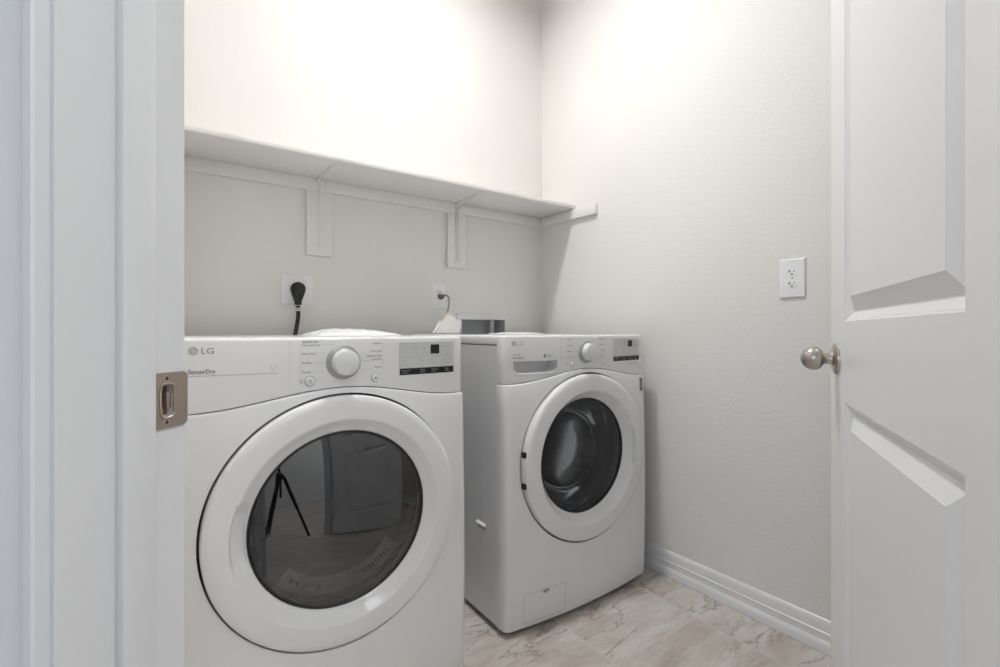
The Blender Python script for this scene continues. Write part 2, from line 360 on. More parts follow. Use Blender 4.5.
# door face line in camera terms: heading PH right of the view axis at perpendicular distance .211
a_ = TH + PH; dd = Vector((sin(a_), cos(a_))); dn = Vector((-dd.y, dd.x))                 # along the leaf, normal out of the visible face
hz, hx = .483*cos(PH)-.211*sin(PH), .483*sin(PH)+.211*cos(PH)
H0 = Vector((hz*sin(TH)+hx*cos(TH), hz*cos(TH)-hx*sin(TH)))                               # hinge end of the visible face
DL, DT, DZ0, DZ1 = .762, .035, .012, 2.040
door = None
bm = bmesh.new()
def dv(s_, d, z): v = H0 + dd*s_ + dn*(-d); return bm.verts.new((v.x, v.y, z))           # d = depth below the visible face
PS = [(.125, .635, 1.018, 1.915), (.125, .635, .235, .860)]
RINGS = [(0, 0), (.002, .0022), (.0045, .0032), (.0165, .0125), (.0185, .0125), (.0445, .0008), (.0455, 0)]
for side in (0, 1):
    D = lambda q: q if side == 0 else DT-q
    xs = [0, .125, .635, DL]; zs = [DZ0, .235, .860, 1.018, 1.915, DZ1]
    for i in range(3):
        for j in range(5):
            if i == 1 and j in (1, 3): continue
            q = [(xs[i], zs[j]), (xs[i+1], zs[j]), (xs[i+1], zs[j+1]), (xs[i], zs[j+1])]
            bm.faces.new([dv(a, D(0), z) for a, z in q])
    for (x0, x1, z0, z1) in PS:
        prev = None
        for off, dep in RINGS:
            cur = [(x0+off, z0+off), (x1-off, z0+off), (x1-off, z1-off), (x0+off, z1-off)]
            if prev:
                for k in range(4):
                    k2 = (k+1) % 4
                    bm.faces.new([dv(*prev[0][k][:1], D(prev[1]), prev[0][k][1]), dv(prev[0][k2][0], D(prev[1]), prev[0][k2][1]), dv(cur[k2][0], D(dep), cur[k2][1]), dv(cur[k][0], D(dep), cur[k][1])])
            prev = (cur, dep)
        bm.faces.new([dv(a, D(prev[1]), z) for a, z in prev[0]])
for q in ([(0, DZ0), (0, DZ1)], [(DL, DZ0), (DL, DZ1)], [(0, DZ0), (DL, DZ0)], [(0, DZ1), (DL, DZ1)]):
    (a, z), (b, y) = q; bm.faces.new([dv(a, 0, z), dv(b, 0, y), dv(b, DT, y), dv(a, DT, z)])
bmesh.ops.remove_doubles(bm, verts=bm.verts, dist=1e-5)
door = S('door_1', bm, M['door'], True); door.data.set_sharp_from_angle(angle=radians(14))
KP = [(0, .064), (.006, .0638), (.013, .061), (.0195, .0555), (.0235, .048), (.0248, .041), (.0238, .034), (.020, .028), (.0145, .0245), (.0112, .0225), (.0108, .0205), (.0118, .0195), (.0118, .012), (.0128, .0095), (.016, .0078), (.022, .0072), (.029, .0062), (.0318, .0046), (.0325, .0018), (.0325, -.0002), (0, -.0002)]
def knob(side):
    b2 = bmesh.new(); lathe(b2, KP, 64, 'y', closed=False)
    nn = dn if side == 0 else -dn
    o = H0 + dd*(DL-.060) + (Vector((0, 0)) if side == 0 else -dn*DT)
    mx = Matrix(((dd.x, nn.x, 0, o.x), (dd.y, nn.y, 0, o.y), (0, 0, 1, .942), (0, 0, 0, 1)))
    for v in b2.verts: v.co = mx @ v.co
    k = ob('door_knob', b2, M['nickel'], door)
    if side == 0: k['label'] = 'satin nickel round knob on the door'
knob(0); knob(1)
def dmx(): return Matrix(((dd.x, -dn.x, 0, H0.x), (dd.y, -dn.y, 0, H0.y), (0, 0, 1, 0), (0, 0, 0, 1)))
bm = bmesh.new(); box(bm, (DL-.0005, .006, .915), (DL+.0015, .029, .972), 0, mx=dmx()); ob('latch_plate', bm, M['nickeld'], door)
for z in (.25, 1.03, 1.80):
    bm = bmesh.new(); c_ = H0 - dd*.006 - dn*(DT+.004)
    lathe(bm, [(0, 0), (.006, 0), (.006, .088), (0, .088)], 16, 'z', c=(c_.x, c_.y, z), closed=False); ob('hinge', bm, M['nickel'], door)

# ------------------------------------------------------------ shelf
shelf = empty('wall_shelf', (.8, BY, 1.61), 'long white painted shelf on two wall brackets above the washer and dryer', 'shelf')
SL = (-.8, -BY, -1.61)
def sh(name, bm, m='shelf', parent=shelf, smooth=True):
    for v in bm.verts: v.co += Vector(SL)
    return ob(name, bm, M[m], parent, smooth)
bm = bmesh.new(); box(bm, (LX, 1.735, 1.610), (RX-.001, BY, 1.628), .003); sh('shelf_board', bm)
bm = bmesh.new(); box(bm, (LX, BY-.017, 1.560), (RX-.001, BY, 1.610), .002); sh('ledger_strip', bm)
bm = bmesh.new(); box(bm, (RX-.018, 1.588, 1.557), (RX-.0005, BY-.018, 1.608), .002); sh('ledger_strip', bm)
for x0 in (.456, 1.092):
    bm = bmesh.new(); box(bm, (x0, BY-.018, 1.300), (x0+.097, BY, 1.5595), .0015); bd = sh('backing_board', bm)
    bm = bmesh.new(); xc = x0+.050; w2 = .011
    # folded steel angle: flat leg on the board, flat arm under the shelf, rib down the middle
    yb = BY-.018
    prof = [(yb, 1.325), (yb-.003, 1.325), (yb-.003, 1.575), (yb-.006, 1.590), (yb-.013, 1.6005), (yb-.025, 1.6055), (1.790, 1.6065), (1.787, 1.6075), (1.787, 1.6098), (yb-.014, 1.6098), (yb, 1.6098)]
    L_ = [bm.verts.new((xc-w2, y, z)) for y, z in prof]; R_ = [bm.verts.new((xc+w2, y, z)) for y, z in prof]; k = len(prof)
    bm.faces.new(L_); bm.faces.new(R_)
    for i in range(k): bm.faces.new((L_[i], L_[(i+1) % k], R_[(i+1) % k], R_[i]))
    rib = [(yb-.002, 1.335), (yb-.007, 1.345), (yb-.010, 1.50), (yb-.016, 1.565), (yb-.030, 1.588), (yb-.055, 1.596), (1.81, 1.602), (1.795, 1.6065), (yb-.01, 1.607)]
    L_ = [bm.verts.new((xc-.0025, y, z)) for y, z in rib]; R_ = [bm.verts.new((xc+.0025, y, z)) for y, z in rib]; k = len(rib)
    bm.faces.new(L_); bm.faces.new(R_)
    for i in range(k): bm.faces.new((L_[i], L_[(i+1) % k], R_[(i+1) % k], R_[i]))
    bk = sh('shelf_bracket', bm, smooth=False)
    bk['label'] = 'painted metal angle bracket, ' + ('left one above the dryer' if x0 < 1 else 'right one beside the washer outlet')

# ------------------------------------------------------------ washer and dryer
W2 = .352; RC = .026; BU = .022; AX = W2-RC; DEP = .70
def surf(x):
    ax = abs(x)
    if ax <= AX: return -BU*(1-(x/AX)**2)
    f0 = math.atan(2*BU/AX); s_ = sin(f0) + (ax-AX)/RC*(1-sin(f0)); s_ = min(1, s_); return RC*(cos(f0)-math.sqrt(max(0, 1-s_*s_)))
def plan():
    f0 = math.atan(2*BU/AX); pts = []
    for k in range(10, 0, -1):
        f_ = f0 + (pi/2-f0)*k/10; pts.append((-(AX+RC*(sin(f_)-sin(f0))/(1-sin(f0))), RC*(cos(f0)-cos(f_))))
    for k in range(0, 65): x = -AX+2*AX*k/64; pts.append((x, surf(x)))
    return pts + [(-x, y) for x, y in reversed(pts[:10])]
PL = [(-W2, .040)] + plan() + [(W2, .040)]
def seam(x): return .824 + .039*(.5+.5*cos(pi*min(abs(x), .33)/.33))
def pz(z): return .012*max(0, 1-((z-.36)/.49)**2)
def surf2(x, z): return surf(x) - .005 - pz(z)
def wrap(bm, lo, hi, bl, bh, back=.045, push=0):
    """front shell following the bowed plan between heights lo(x) and hi(x), edges rounded by bl / bh"""
    cols = []
    for (x, y) in PL:
        def pt(ins, z): 
            p_ = push + (pz(z) if push else 0)
            return bm.verts.new((x*(1-(ins-push*.4)/W2), y+ins-p_*(1 if y < .018 else .5) if y < back-.006 else y, z))
        c_ = [bm.verts.new((x*(1-bl/W2), max(back, y), lo(x)))]
        for k in range(4): a = pi/2*k/3; c_.append(pt(bl*(1-sin(a)), lo(x)+bl*(1-cos(a))))
        if push:
            for k in range(1, 12): z_ = lo(x)+bl+(hi(x)-bh-lo(x)-bl)*k/12; c_.append(pt(0, z_))
        for k in range(4): a = pi/2*k/3; c_.append(pt(bh*(1-cos(a)), hi(x)-bh*(1-sin(a))))
        c_.append(bm.verts.new((x*(1-bh/W2), max(back, y), hi(x)))); cols.append(c_)
    n = len(cols[0])
    for a, b in zip(cols, cols[1:]):
        for i in range(n): j = (i+1) % n; bm.faces.new((a[i], a[j], b[j], b[i]))
    bm.faces.new(cols[0]); bm.faces.new(cols[-1])
class Sheet:
    """flat printed shapes laid on the bowed front"""
    def __init__(s, off=.0006, front=False): s.items = []; s.off = off; s.front = front
    def add(s, vs_, fs):
        s.items.append((vs_, fs))
    def rect(s, x0, x1, z0, z1, n=1):
        v_ = []
        for k in range(n+1): a = x0+(x1-x0)*k/n; v_ += [(a, z0), (a, z1)]
        s.add(v_, [(2*k, 2*k+2, 2*k+3, 2*k+1) for k in range(n)])
    def text(s, t, size, x, z, align='LEFT', bold=0, sx=1): s.add(*text_bm(t, size, x, z, align, bold, sx))
    def ring(s, x, z, r0, r1, a0=0, a1=360, n=28):
        vs_ = []; 
        for k in range(n+1): a = radians(a0+(a1-a0)*k/n); vs_ += [(x+r0*cos(a), z+r0*sin(a)), (x+r1*cos(a), z+r1*sin(a))]
        s.add(vs_, [(2*k, 2*k+1, 2*k+3, 2*k+2) for k in range(n)])
    def done(s, name, m, parent, split=False):
        r_ = None
        for grp in ([[i] for i in s.items] if split else [s.items]):
            bm = bmesh.new()
            for vs_, fs in grp:
                V = [bm.verts.new((x, (surf2(x, z) if s.front else surf(x))-s.off, z)) for x, z in vs_]
                for f_ in fs:
                    try: bm.faces.new([V[i] for i in f_])
                    except ValueError: pass
            r_ = ob(name, bm, M[m], parent, False)
        return r_
DC = .548                                               # height of the round door's centre
def cyl_cut(r, y0, y1, x, z, seg=96):
    bm = bmesh.new(); lathe(bm, [(0, y0), (r, y0), (r, y1), (0, y1)], seg, 'y', c=(x, 0, z), closed=False); return ob('c', bm, None, CUTP[0])
CUTP = [None]
def button(root, x, z, name, icon, r=.0095):
    bm = bmesh.new(); y = surf(x)
    lathe(bm, [(0, -.0062), (r*.76, -.0064), (r*.92, -.0056), (r, -.0030), (r, .003), (0, .003)], 40, 'y', c=(x, y, z), closed=False)
    b = ob(name, bm, M['knobp'], root)
    s_ = Sheet(.0001); s_.ring(x, z, r+.0001, r+.0014); s_.done('button_rim', 'dialrim', b)
    s_ = Sheet(.0070)
    if icon == 'power': s_.ring(x, z, .0026, .0034, 120, 420, 20); s_.rect(x-.0004, x+.0004, z+.0005, z+.0042)
    else:
        s_.add([(x-.0032, z-.0024), (x+.0008, z), (x-.0032, z+.0024)], [(0, 1, 2)]); s_.rect(x+.0011, x+.0018, z-.0024, z+.0024); s_.rect(x+.0026, x+.0033, z-.0024, z+.0024)
    s_.done('button_symbol', 'print', b)
def emblem(par, x, z, r, m1, m2):
    """round face emblem: grey disc with a ring, an upright bar and a dot in it, then the two letters"""
    s_ = Sheet(.0005); s_.ring(x, z, 0.0001, r, n=32); e = s_.done('logo_disc', m1, par)
    s_ = Sheet(.0010); s_.ring(x, z, r*.60, r*.72, 90, 360, 28); s_.rect(x-r*.06, x+r*.08, z-r*.32, z+r*.36); s_.rect(x+.0, x+r*.32, z-r*.38, z-r*.24); s_.rect(x, x+r*.66, z-r*.05, z+r*.07)
    s_.ring(x-r*.30, z+r*.28, .0001, r*.12, n=10); s_.done('logo_face', 'app', par)
    s_ = Sheet(.0008); s_.text('LG', r*2.05, x+r*1.5, z-r*.72, bold=.0002, sx=1.12); s_.done('logo_letters', m2, par)
def machine(kind, x, y, label):
    root = empty(kind, (x, y, 0), label, kind)
    CUTP[0] = root
    L = lambda b, n, m, **k: ob(n, b, M[m], root, **k)
    isw = kind == 'washing_machine'
    # steel cabinet: shell with rounded rear corners, open towards the front
    bm = bmesh.new(); xo = W2-.001
    out = [(-xo, .041)]; 
    for k in range(5): a = pi/2*k/4; out.append((-xo+.02-.02*cos(a), DEP-.02+.02*sin(a)))
    out += [(-q, r) for q, r in reversed(out)]; inn = [(q*(1-.012/W2), min(r, DEP-.012)) for q, r in out]
    loop = out + list(reversed(inn)); poly_prism(bm, loop, .022, .949)
    cab = L(bm, 'cabinet', 'appside')
    bm = bmesh.new(); box(bm, (-W2+.013, .046, .024), (W2-.013, DEP-.013, .034)); L(bm, 'base_pan', 'cavity')
    # embossed outlines on the visible side walls
    for sx in (-1, 1):
        bm = bmesh.new(); X = sx*(xo-.0021)
        P = [(X, .13, .22), (X, .13, .84), (X, .15, .872), (X, .20, .88), (X, .25, .872), (X, .27, .84), (X, .27, .22)]
        tube(bm, catmull(P, 6), .0028, 8)
        P = [(X, .10, .17), (X, .13, .12), (X, .20, .095), (X, .27, .12), (X, .30, .17)]; tube(bm, catmull(P, 6), .0028, 8)
        ob('side_embossing', bm, M['appside'], cab)
    bm = bmesh.new(); box(bm, (-xo-.007, .105, .334), (-xo+.001, .165, .338), .0018, mx=None); 
    for v in bm.verts:
        if v.co.x < -xo-.003: v.co.z -= .006
    ob('side_slot_lip', bm, M['app'], cab)
    bm = bmesh.new(); box(bm, (-xo-.0006, .108, .312), (-xo+.002, .162, .333), .002); ob('side_slot', bm, M['boxi'], cab)
    # lid
    bm = bmesh.new(); box(bm, (-W2, .044, .9525), (W2, DEP, .983), .006, 3); L(bm, 'top_lid', 'app')
    bm = bmesh.new(); box(bm, (-W2+.006, .05, .947), (W2-.006, DEP-.006, .954)); L(bm, 'lid_gap_shade', 'seam')  # dark strip put in for the shade under the lid
    # lower front
    bm = bmesh.new(); wrap(bm, lambda q: .015, lambda q: seam(q)-.0008, .012, .0060, push=.005); fp = L(bm, 'front_panel', 'app')
    boolean(fp, [cyl_cut(.3015, -.10, .08, 0, DC)])
    bm = bmesh.new(); lathe(bm, [(.310, .012), (.310, .018), (.2, .034), (.2, .012)], 96, 'y', c=(0, 0, DC)); L(bm, 'door_gap_shade', 'seam')  # dark backing ring, paints the shadow in the gap round the door
    # console
    bm = bmesh.new(); wrap(bm, lambda q: seam(q)+.0008, lambda q: .9835, .002, .0075, back=.044); cp = L(bm, 'control_panel', 'app')
    bm = bmesh.new(); PLs = [(a*(1-.006/W2), b+.006) for a, b in PL]; c0 = []
    for a, b in PLs: c0.append([bm.verts.new((a, b, seam(a)-.004)), bm.verts.new((a, b, seam(a)+.004)), bm.verts.new((a*.98, b+.01, seam(a)+.004)), bm.verts.new((a*.98, b+.01, seam(a)-.004))])
    for a, b in zip(c0, c0[1:]):
        for i in range(4): bm.faces.new((a[i], a[(i+1) % 4], b[(i+1) % 4], b[i]))
    L(bm, 'console_gap_shade', 'seam')  # dark band put in for the shade along the console seam
    # ---- dial
    bm = bmesh.new(); y0 = surf(0); lathe(bm, [(0, -.0015), (.0405, -.0015), (.0415, .002), (0, .002)], 72, 'y', c=(0, y0, .923), closed=False); ring_bm = bm
    bm = bmesh.new(); lathe(bm, [(0, -.031), (.0272, -.0312), (.0290, -.0302), (.0300, -.0275), (.0308, -.010), (.0318, -.0060), (.0395, -.0038), (.0397, -.001), (0, -.001)], 72, 'y', c=(0, y0, .923), closed=False)
    dk = ob('dial', bm, M['knobp'], root); ob('dial_rim', ring_bm, M['dialrim'], dk); dk['label'] = 'round white cycle dial'
    bm = bmesh.new(); lathe(bm, [(.0312, -.0088), (.0325, -.0072), (.0394, -.0048), (.0394, -.0038), (.0312, -.0038)], 72, 'y', c=(0, y0, .923)); ob('dial_skirt', bm, M['dialgrey'], dk)
    if isw: button(root, -.068, .880, 'power_button', 'power'); button(root, .090, .880, 'start_button', 'play', .0085)
    else: button(root, -.078, .882, 'power_button', 'power', .0105); button(root, .079, .881, 'start_button', 'play')
    # ---- legends round the dial
    s_ = Sheet(); H_ = .0062
    if isw:
        Lt = [('Rinse+Spin', .966), ('Heavy Duty', .945), ('Bedding', .925), ('Towels', .903)]; Rt = [('Speed Wash', .966), ('Perm. Press', .946), ('Delicates', .925), ('Tub Clean', .903)]
    else:
        Lt = [('SENSOR DRY', .971), ('Cotton/Normal', .9635), ('Heavy Duty', .944), ('Bedding', .923), ('Towels', .901)]; Rt = [('Delicates', .966), ('Perm. Press', .9465), ('MANUAL DRY', .934), ('Speed Dry', .926), ('Air Dry', .906)]
    for t, z in Lt: s_.text(t, H_, -.095, z, bold=.00005)
    for t, z in Rt: s_.text(t, H_, .097, z, 'RIGHT', bold=.00005)
    s_.text('On/\nOff', .0055, -.093, .883, 'RIGHT'); s_.done('cycle_label', 'print', cp, True)
    s_ = Sheet(.0004); t_ = .00045
    if not isw:
        s_.rect(-.0985, -.0985+t_, .893, .968); s_.rect(.099, .099+t_, .948, .968); s_.rect(.101, .101+t_, .908, .93)
    for z, a, b in ((.967, -.05, -.02), (.946, -.055, -.043), (.925, -.066, -.043), (.904, -.072, -.036)): s_.rect(a, b, z, z+t_); s_.rect(-b+.004, -a, z, z+t_)
    s_.rect(-.121, -.121+t_, .872, .974); s_.rect(-.145 if isw else .35, (-.145 if isw else .35)+t_, .9, .9005)
    s_.done('legend_line', 'printl', cp, True)
    # ---- display
    X0, X1 = (.146, .314)
    s_ = Sheet(.0007); s_.rect(X0, X1, .884, .967, 12); dp = s_.done('display_panel', 'disp', root); dp['label'] = 'silver display panel with black strip'
    s_ = Sheet(.0004); s_.rect(X0-.0008, X1+.0008, .8832, .9678, 12); s_.done('display_border', 'printl', dp)
    s_ = Sheet(.0012); s_.rect(X0, X1, .8835, .9005, 12); s_.done('display_strip', 'black', dp)
    s_ = Sheet(.0014); s_.rect(.238, .266, .937, .962, 2); s_.done('display_window', 'black', dp)
    s_ = Sheet(.0018)
    for t, q in ((('Wash/Rinse', .150), ('Spin', .205), ('Soil', .245), ('Wi-Fi', .284)) if isw else (('Dry Level', .152), ('Temp.', .206), ('Time Dry', .240), ('Signal', .284))):
        s_.text(t, .0058, q, .893); s_.rect(q, q+.016, .8885, .8893)
    s_.done('strip_label', 'whitep', dp, True)
    s_ = Sheet(.0012)
    rows = [(('Hot', 'Warm', 'Cool') if isw else ('Very Dry', 'More', 'Normal'), .156), (('High', 'Medium', 'Low'), .203), (('Heavy', 'Normal', 'Light') if isw else ('More Time', 'Less', 'Off'), .240), (('Cold Wash', 'Delay', 'Lock') if isw else ('Damp Dry', 'Wrinkle Care', 'Energy Saver'), .276)]
    for ws, q in rows:
        for k, t in enumerate(ws): s_.text(t, .0052, q, .929-.0095*k)
    for q in (.164, .192, .218): s_.ring(q, .952, .0022, .0030, n=14); s_.rect(q-.003, q+.003, .941, .9416)
    s_.text('Control Lock', .0052, .274, .955); s_.text('Remote', .0052, .278, .943); s_.done('display_label', 'printl', dp, True)
    if isw:
        s_ = Sheet(); s_.text('Wi-Fi', .006, .268, .868); s_.text('Diagnosis', .006, .284, .868); s_.done('console_print', 'print', cp, True)
    # ---- badge side
    emblem(cp, -.306 if not isw else -.314, .957, .0088 if not isw else .0085, 'logodisc' if not isw else 'prints', 'logo' if not isw else 'prints')
    if isw:
        s_ = Sheet(); s_.text('INVERTER', .0066, -.318, .917); s_.text('DirectDrive', .0092, -.318, .907, bold=.00012); s_.done('console_slogan', 'print', cp, True)
        s_ = Sheet(); s_.ring(-.191, .914, .0028, .0060); s_.rect(-.194, -.188, .9135, .9147); s_.text('6', .013, -.178, .9095, bold=.0001); s_.text('Motion', .0055, -.169, .9105); s_.done('console_symbol', 'print', cp, True)
        # detergent drawer with a scooped handle
        pts = [(-.295, .8975)]; x0, x1, zt, zb, rr = -.318, -.137, .8975, .856, .028
        for k in range(9): a = pi + pi/2*k/8; pts.append((x0+rr+rr*cos(a), zb+rr+rr*sin(a)*1))
        for k in range(9): a = 1.5*pi + pi/2*k/8; pts.append((x1-rr+rr*cos(a), zb+rr+rr*sin(a)))
        pts.append((x1, zt)); pts[0] = (x0, zt)
        bm = bmesh.new(); n = len(pts); A1 = [bm.verts.new((q, -.06, z)) for q, z in pts]; B1 = [bm.verts.new((q*.985-.003, .034, z*.86+.14*.895)) for q, z in pts]
        bm.faces.new(A1); bm.faces.new(B1)
        for i in range(n): bm.faces.new((A1[i], A1[(i+1) % n], B1[(i+1) % n], B1[i]))
        bmesh.ops.recalc_face_normals(bm, faces=bm.faces); cut = ob('c', bm, None, root); cut.data.materials.clear(); boolean(cp, [cut])
        bm = bmesh.new(); tube(bm, [(q, surf(q)-.0006, z-.0008) for q, z in pts], .0027, 8); ob('drawer_handle_lip', bm, M['app'], cp)
        # dispenser drawer outline
        # pump filter cover, low left
        s_ = Sheet(.0006, True); q0, q1, z0, z1 = -.284, -.114, .035, .130; t_ = .0011
        s_.rect(q0, q0+t_, z0, z1); s_.rect(q1, q1+t_, z0, z1); s_.rect(q0, q1+t_, z0, z0+t_, 8); s_.rect(q0, q1+t_, z1, z1+t_, 8); s_.done('filter_cover_gap', 'printl', fp)
        bm = bmesh.new(); ys = surf2(-.18, .13); box(bm, (q0+.075, ys-.0030, z1-.010), (q0+.098, ys+.001, z1-.0015), .001); fc = ob('filter_cover_catch', bm, M['boxi'], fp)
        s_ = Sheet(.0009, True); s_.rect(.308, .331, .757, .811, 3); st_ = s_.done('side_sticker', 'printl', root); st_['label'] = 'small grey sticker by the upper right corner'
        s_ = Sheet(.0014, True)
        for z in (.762, .7785, .795): s_.rect(.313, .326, z, z+.011, 2)
        s_.done('sticker_print', 'print', st_)
    else:
        s_ = Sheet(); s_.text('SensorDry', .0128, -.315, .909, bold=.00022, sx=.88); s_.done('console_slogan', 'print', cp, True)
        s_ = Sheet(); s_.rect(-.316, -.146, .9035, .9047, 6); s_.done('console_line', 'printl', cp)
        s_ = Sheet(.0005)
        s_.rect(-.160, -.147, .9155, .9162); s_.rect(-.160, -.147, .9215, .9222); s_.rect(-.160, -.1594, .9155, .9222); s_.rect(-.1476, -.147, .9155, .9222); s_.text('EASY', .0042, -.160, .9095); s_.done('console_symbol', 'printl', cp, True)
    # ---- round door
    WR = .2065 if isw else .2095
    hs = 0.0 if isw else pi                              # the side the hand pocket is on
    IN = .020 if isw else .006
    def pocket(t, r, h):
        a = (t-hs+pi) % (2*pi) - pi + (0 if isw else 0); c_ = a if isw else -a
        g = max(0, 1-(abs(c_-.02)/.34)**4)
        if WR+.002 < r < WR+.034: h += g*.017
        return r, h
    rp = [(.2955, .010), (.2965, -.020), (.2960, -.037), (.2935, -.0425), (.2885, -.0455), (.280, -.0468), (.265, -.0480), (WR+.036, -.0488), (WR+.0315, -.0487), (WR+.0300, -.0478), (WR+.018, -.039+IN*.45), (WR+.006, -.033+IN*.85), (WR+.0015, -.0315+IN), (WR, -.0290+IN), (WR, .010+IN)]
    bm = bmesh.new(); lathe(bm, rp, 144, 'y', c=(0, 0, DC), fn=pocket); dr = L(bm, 'door', 'ring')
    bm = bmesh.new(); lathe(bm, [(WR, -.0280+IN), (WR, -.0305+IN), (WR-.004, -.0315+IN), (WR-.006, -.030+IN), (WR-.006, -.016+IN), (WR, -.016+IN)], 120, 'y', c=(0, 0, DC)); ob('window_trim', bm, M['rubber'], dr)
    R1 = WR-.0055
    if isw:
        for z in (.047, -.055):
            a = pi - math.asin(z/.2935); bm = bmesh.new()
            box(bm, (-.2985, -.040, DC+z-.009), (-.2905, -.022, DC+z+.009), .001); ob('hinge_cap', bm, M['rubber'], dr)
        # clear bowl reaching into the drum
        bp = [(R1, -.016+IN), (R1-.006, -.008+IN), (R1-.018, .03), (R1-.036, .085), (R1-.048, .108), (R1-.062, .118), (R1-.11, .124), (0.0, .126)]
        bm = bmesh.new(); lathe(bm, bp, 96, 'y', c=(0, 0, DC), closed=False); g = ob('glass_bowl', bm, M['bowl'], dr); g['label'] = 'deep clear glass bowl of the door'
        bm = bmesh.new(); lathe(bm, [(R1-.040, .098), (R1-.038, .102), (R1-.042, .106), (R1-.044, .102)], 96, 'y', c=(0, 0, DC)); ob('bowl_rim', bm, M['printl'], dr)
        bm = bmesh.new(); lathe(bm, [(0, -.0325+IN), (R1*.6, -.0310+IN), (R1, -.0280+IN)], 96, 'y', c=(0, 0, DC), closed=False)
        g = ob('window_glass', bm, M['wglass'], dr)
        # gasket and drum
        bm = bmesh.new(); lathe(bm, [(.285, .036), (.200, .040), (.188, .055), (.196, .070), (.186, .090), (.196, .115), (.250, .12), (.285, .06)], 96, 'y', c=(0, 0, DC)); L(bm, 'door_gasket', 'gasket')
        DR, D0, D1 = .248, .12, .62
    else:
        Rs = .78; bm = bmesh.new(); pr = []
        for k in range(13): r = R1*k/12; pr.append((r, -.0290 + IN - (math.sqrt(Rs*Rs-r*r)-math.sqrt(Rs*Rs-R1*R1))))
        lathe(bm, pr, 120, 'y', c=(0, 0, DC), closed=False); g = ob('window_glass', bm, M['dglass'], dr); g['label'] = 'dark tinted domed door glass'
        bm = bmesh.new(); lathe(bm, [(.285, .036), (.222, .036), (.215, .050), (.225, .09), (.285, .09)], 96, 'y', c=(0, 0, DC)); L(bm, 'door_gasket', 'gasket')
        # lint grille across the bottom of the mouth, with two rows of slots
        bm = bmesh.new(); n = 40; rows = []
        for k in range(n+1):
            a = radians(225+98*k/n); rr0 = .178-.010*math.cos((k/n-.5)*pi)*0; ro, ri = .197, .160
            rows.append([bm.verts.new((q*cos(a), yy, DC+q*sin(a))) for q, yy in ((ro, .020), (ri, .026), (ri, .032), (ro, .030))])
        for a, b in zip(rows, rows[1:]):
            for i in range(4): bm.faces.new((a[i], a[(i+1) % 4], b[(i+1) % 4], b[i]))
        bm.faces.new(rows[0]); bm.faces.new(rows[-1]); gr = L(bm, 'lint_grille', 'grille')
        for base in (231.5, 291):
            for k in range(9):
                bm = bmesh.new(); a = radians(base+k*2.9); c_ = Vector((.1785*cos(a), .0215, DC+.1785*sin(a)))
                box(bm, (-.0017, -.003, -.0055), (.0017, .003, .0055), 0, mx=Matrix.Translation(c_) @ Matrix.Rotation(-(a+pi/2), 4, 'Y'))
                ob('grille_slot', bm, M['slot'], gr)
        DR, D0, D1 = .262, .10, .62
    bm = bmesh.new(); pr = [(DR-.03, D0), (DR, D0+.02), (DR, D1-.03), (DR-.03, D1), (.05, D1+.008), (0, D1+.008)]; pr2 = [(DR+.004, D1-.02), (DR+.004, D0+.015)]
    lathe(bm, pr, 96, 'y', c=(0, 0, DC), closed=False); dm = L(bm, 'drum', 'drum' if isw else 'drumd')
    for k in range(3):
        a = radians(90+120*k+(38 if isw else 10)); bm = bmesh.new(); rr = []
        for yy, s2 in ((D0+.03, .3), (D0+.10, 1), (D1-.1, 1), (D1-.03, .5)):
            rr.append([bm.verts.new(Matrix.Rotation(-a, 3, 'Y') @ Vector((DR-dx_, yy, dz_)) + Vector((0, 0, DC))) for dx_, dz_ in ((0, -.04), (.055*s2, -.012), (.055*s2, .012), (0, .04))])
        for A1, B1 in zip(rr, rr[1:]):
            for i in range(3): bm.faces.new((A1[i], A1[i+1], B1[i+1], B1[i]))
        bm.faces.new(rr[0]); bm.faces.new(rr[-1]); ob('drum_paddle', bm, M['paddle' if isw else 'drumd'], dm)
    for sx in (-1, 1):
        for yy in (.06, DEP-.07):
            bm = bmesh.new(); lathe(bm, [(0, 0), (.022, 0), (.024, .006), (.018, .012), (.009, .014), (.009, .024), (0, .024)], 24, 'z', c=(sx*(W2-.05), yy, 0), closed=False); L(bm, 'levelling_foot', 'rubber')
    return root
dryer = machine('dryer', .352, 1.182, 'white front-loading dryer with dark tinted round door, left of the two machines')
washer = machine('washing_machine', 1.246, 1.252, 'white front-loading washing machine with clear glass bowl door, nearer the right wall')
dryer['category'] = 'dryer'; washer['category'] = 'washing machine'

# ------------------------------------------------------------ outlets
def lf(root, bm): 
    for v in bm.verts: v.co -= root.location
    return bm
def plate_back(name, x0, x1, z0, z1, label, cat, group=None):
    r = empty(name, ((x0+x1)/2, BY, (z0+z1)/2), label, cat, group)
    bm = bmesh.new(); box(bm, (x0, BY-.0055, z0), (x1, BY, z1), .0025); ob('cover_plate', lf(r, bm), M['plate'], r); return r
r = plate_back('dryer_outlet', .364, .484, 1.104, 1.219, 'square white cover plate behind the black dryer plug', 'power outlet')
cx, cz = .419, 1.1615
bm = bmesh.new(); lathe(bm, [(0, -.0075), (.024, -.0075), (.026, -.005), (0, -.005)], 40, 'y', c=(cx, BY, cz), closed=False); ob('receptacle', lf(r, bm), M['plate'], r)
for z in (1.214, 1.109):
    bm = bmesh.new(); lathe(bm, [(0, -.0072), (.0028, -.0068), (.003, -.005), (0, -.005)], 16, 'y', c=(cx, BY, z), closed=False); ob('screw', lf(r, bm), M['plate'], r)
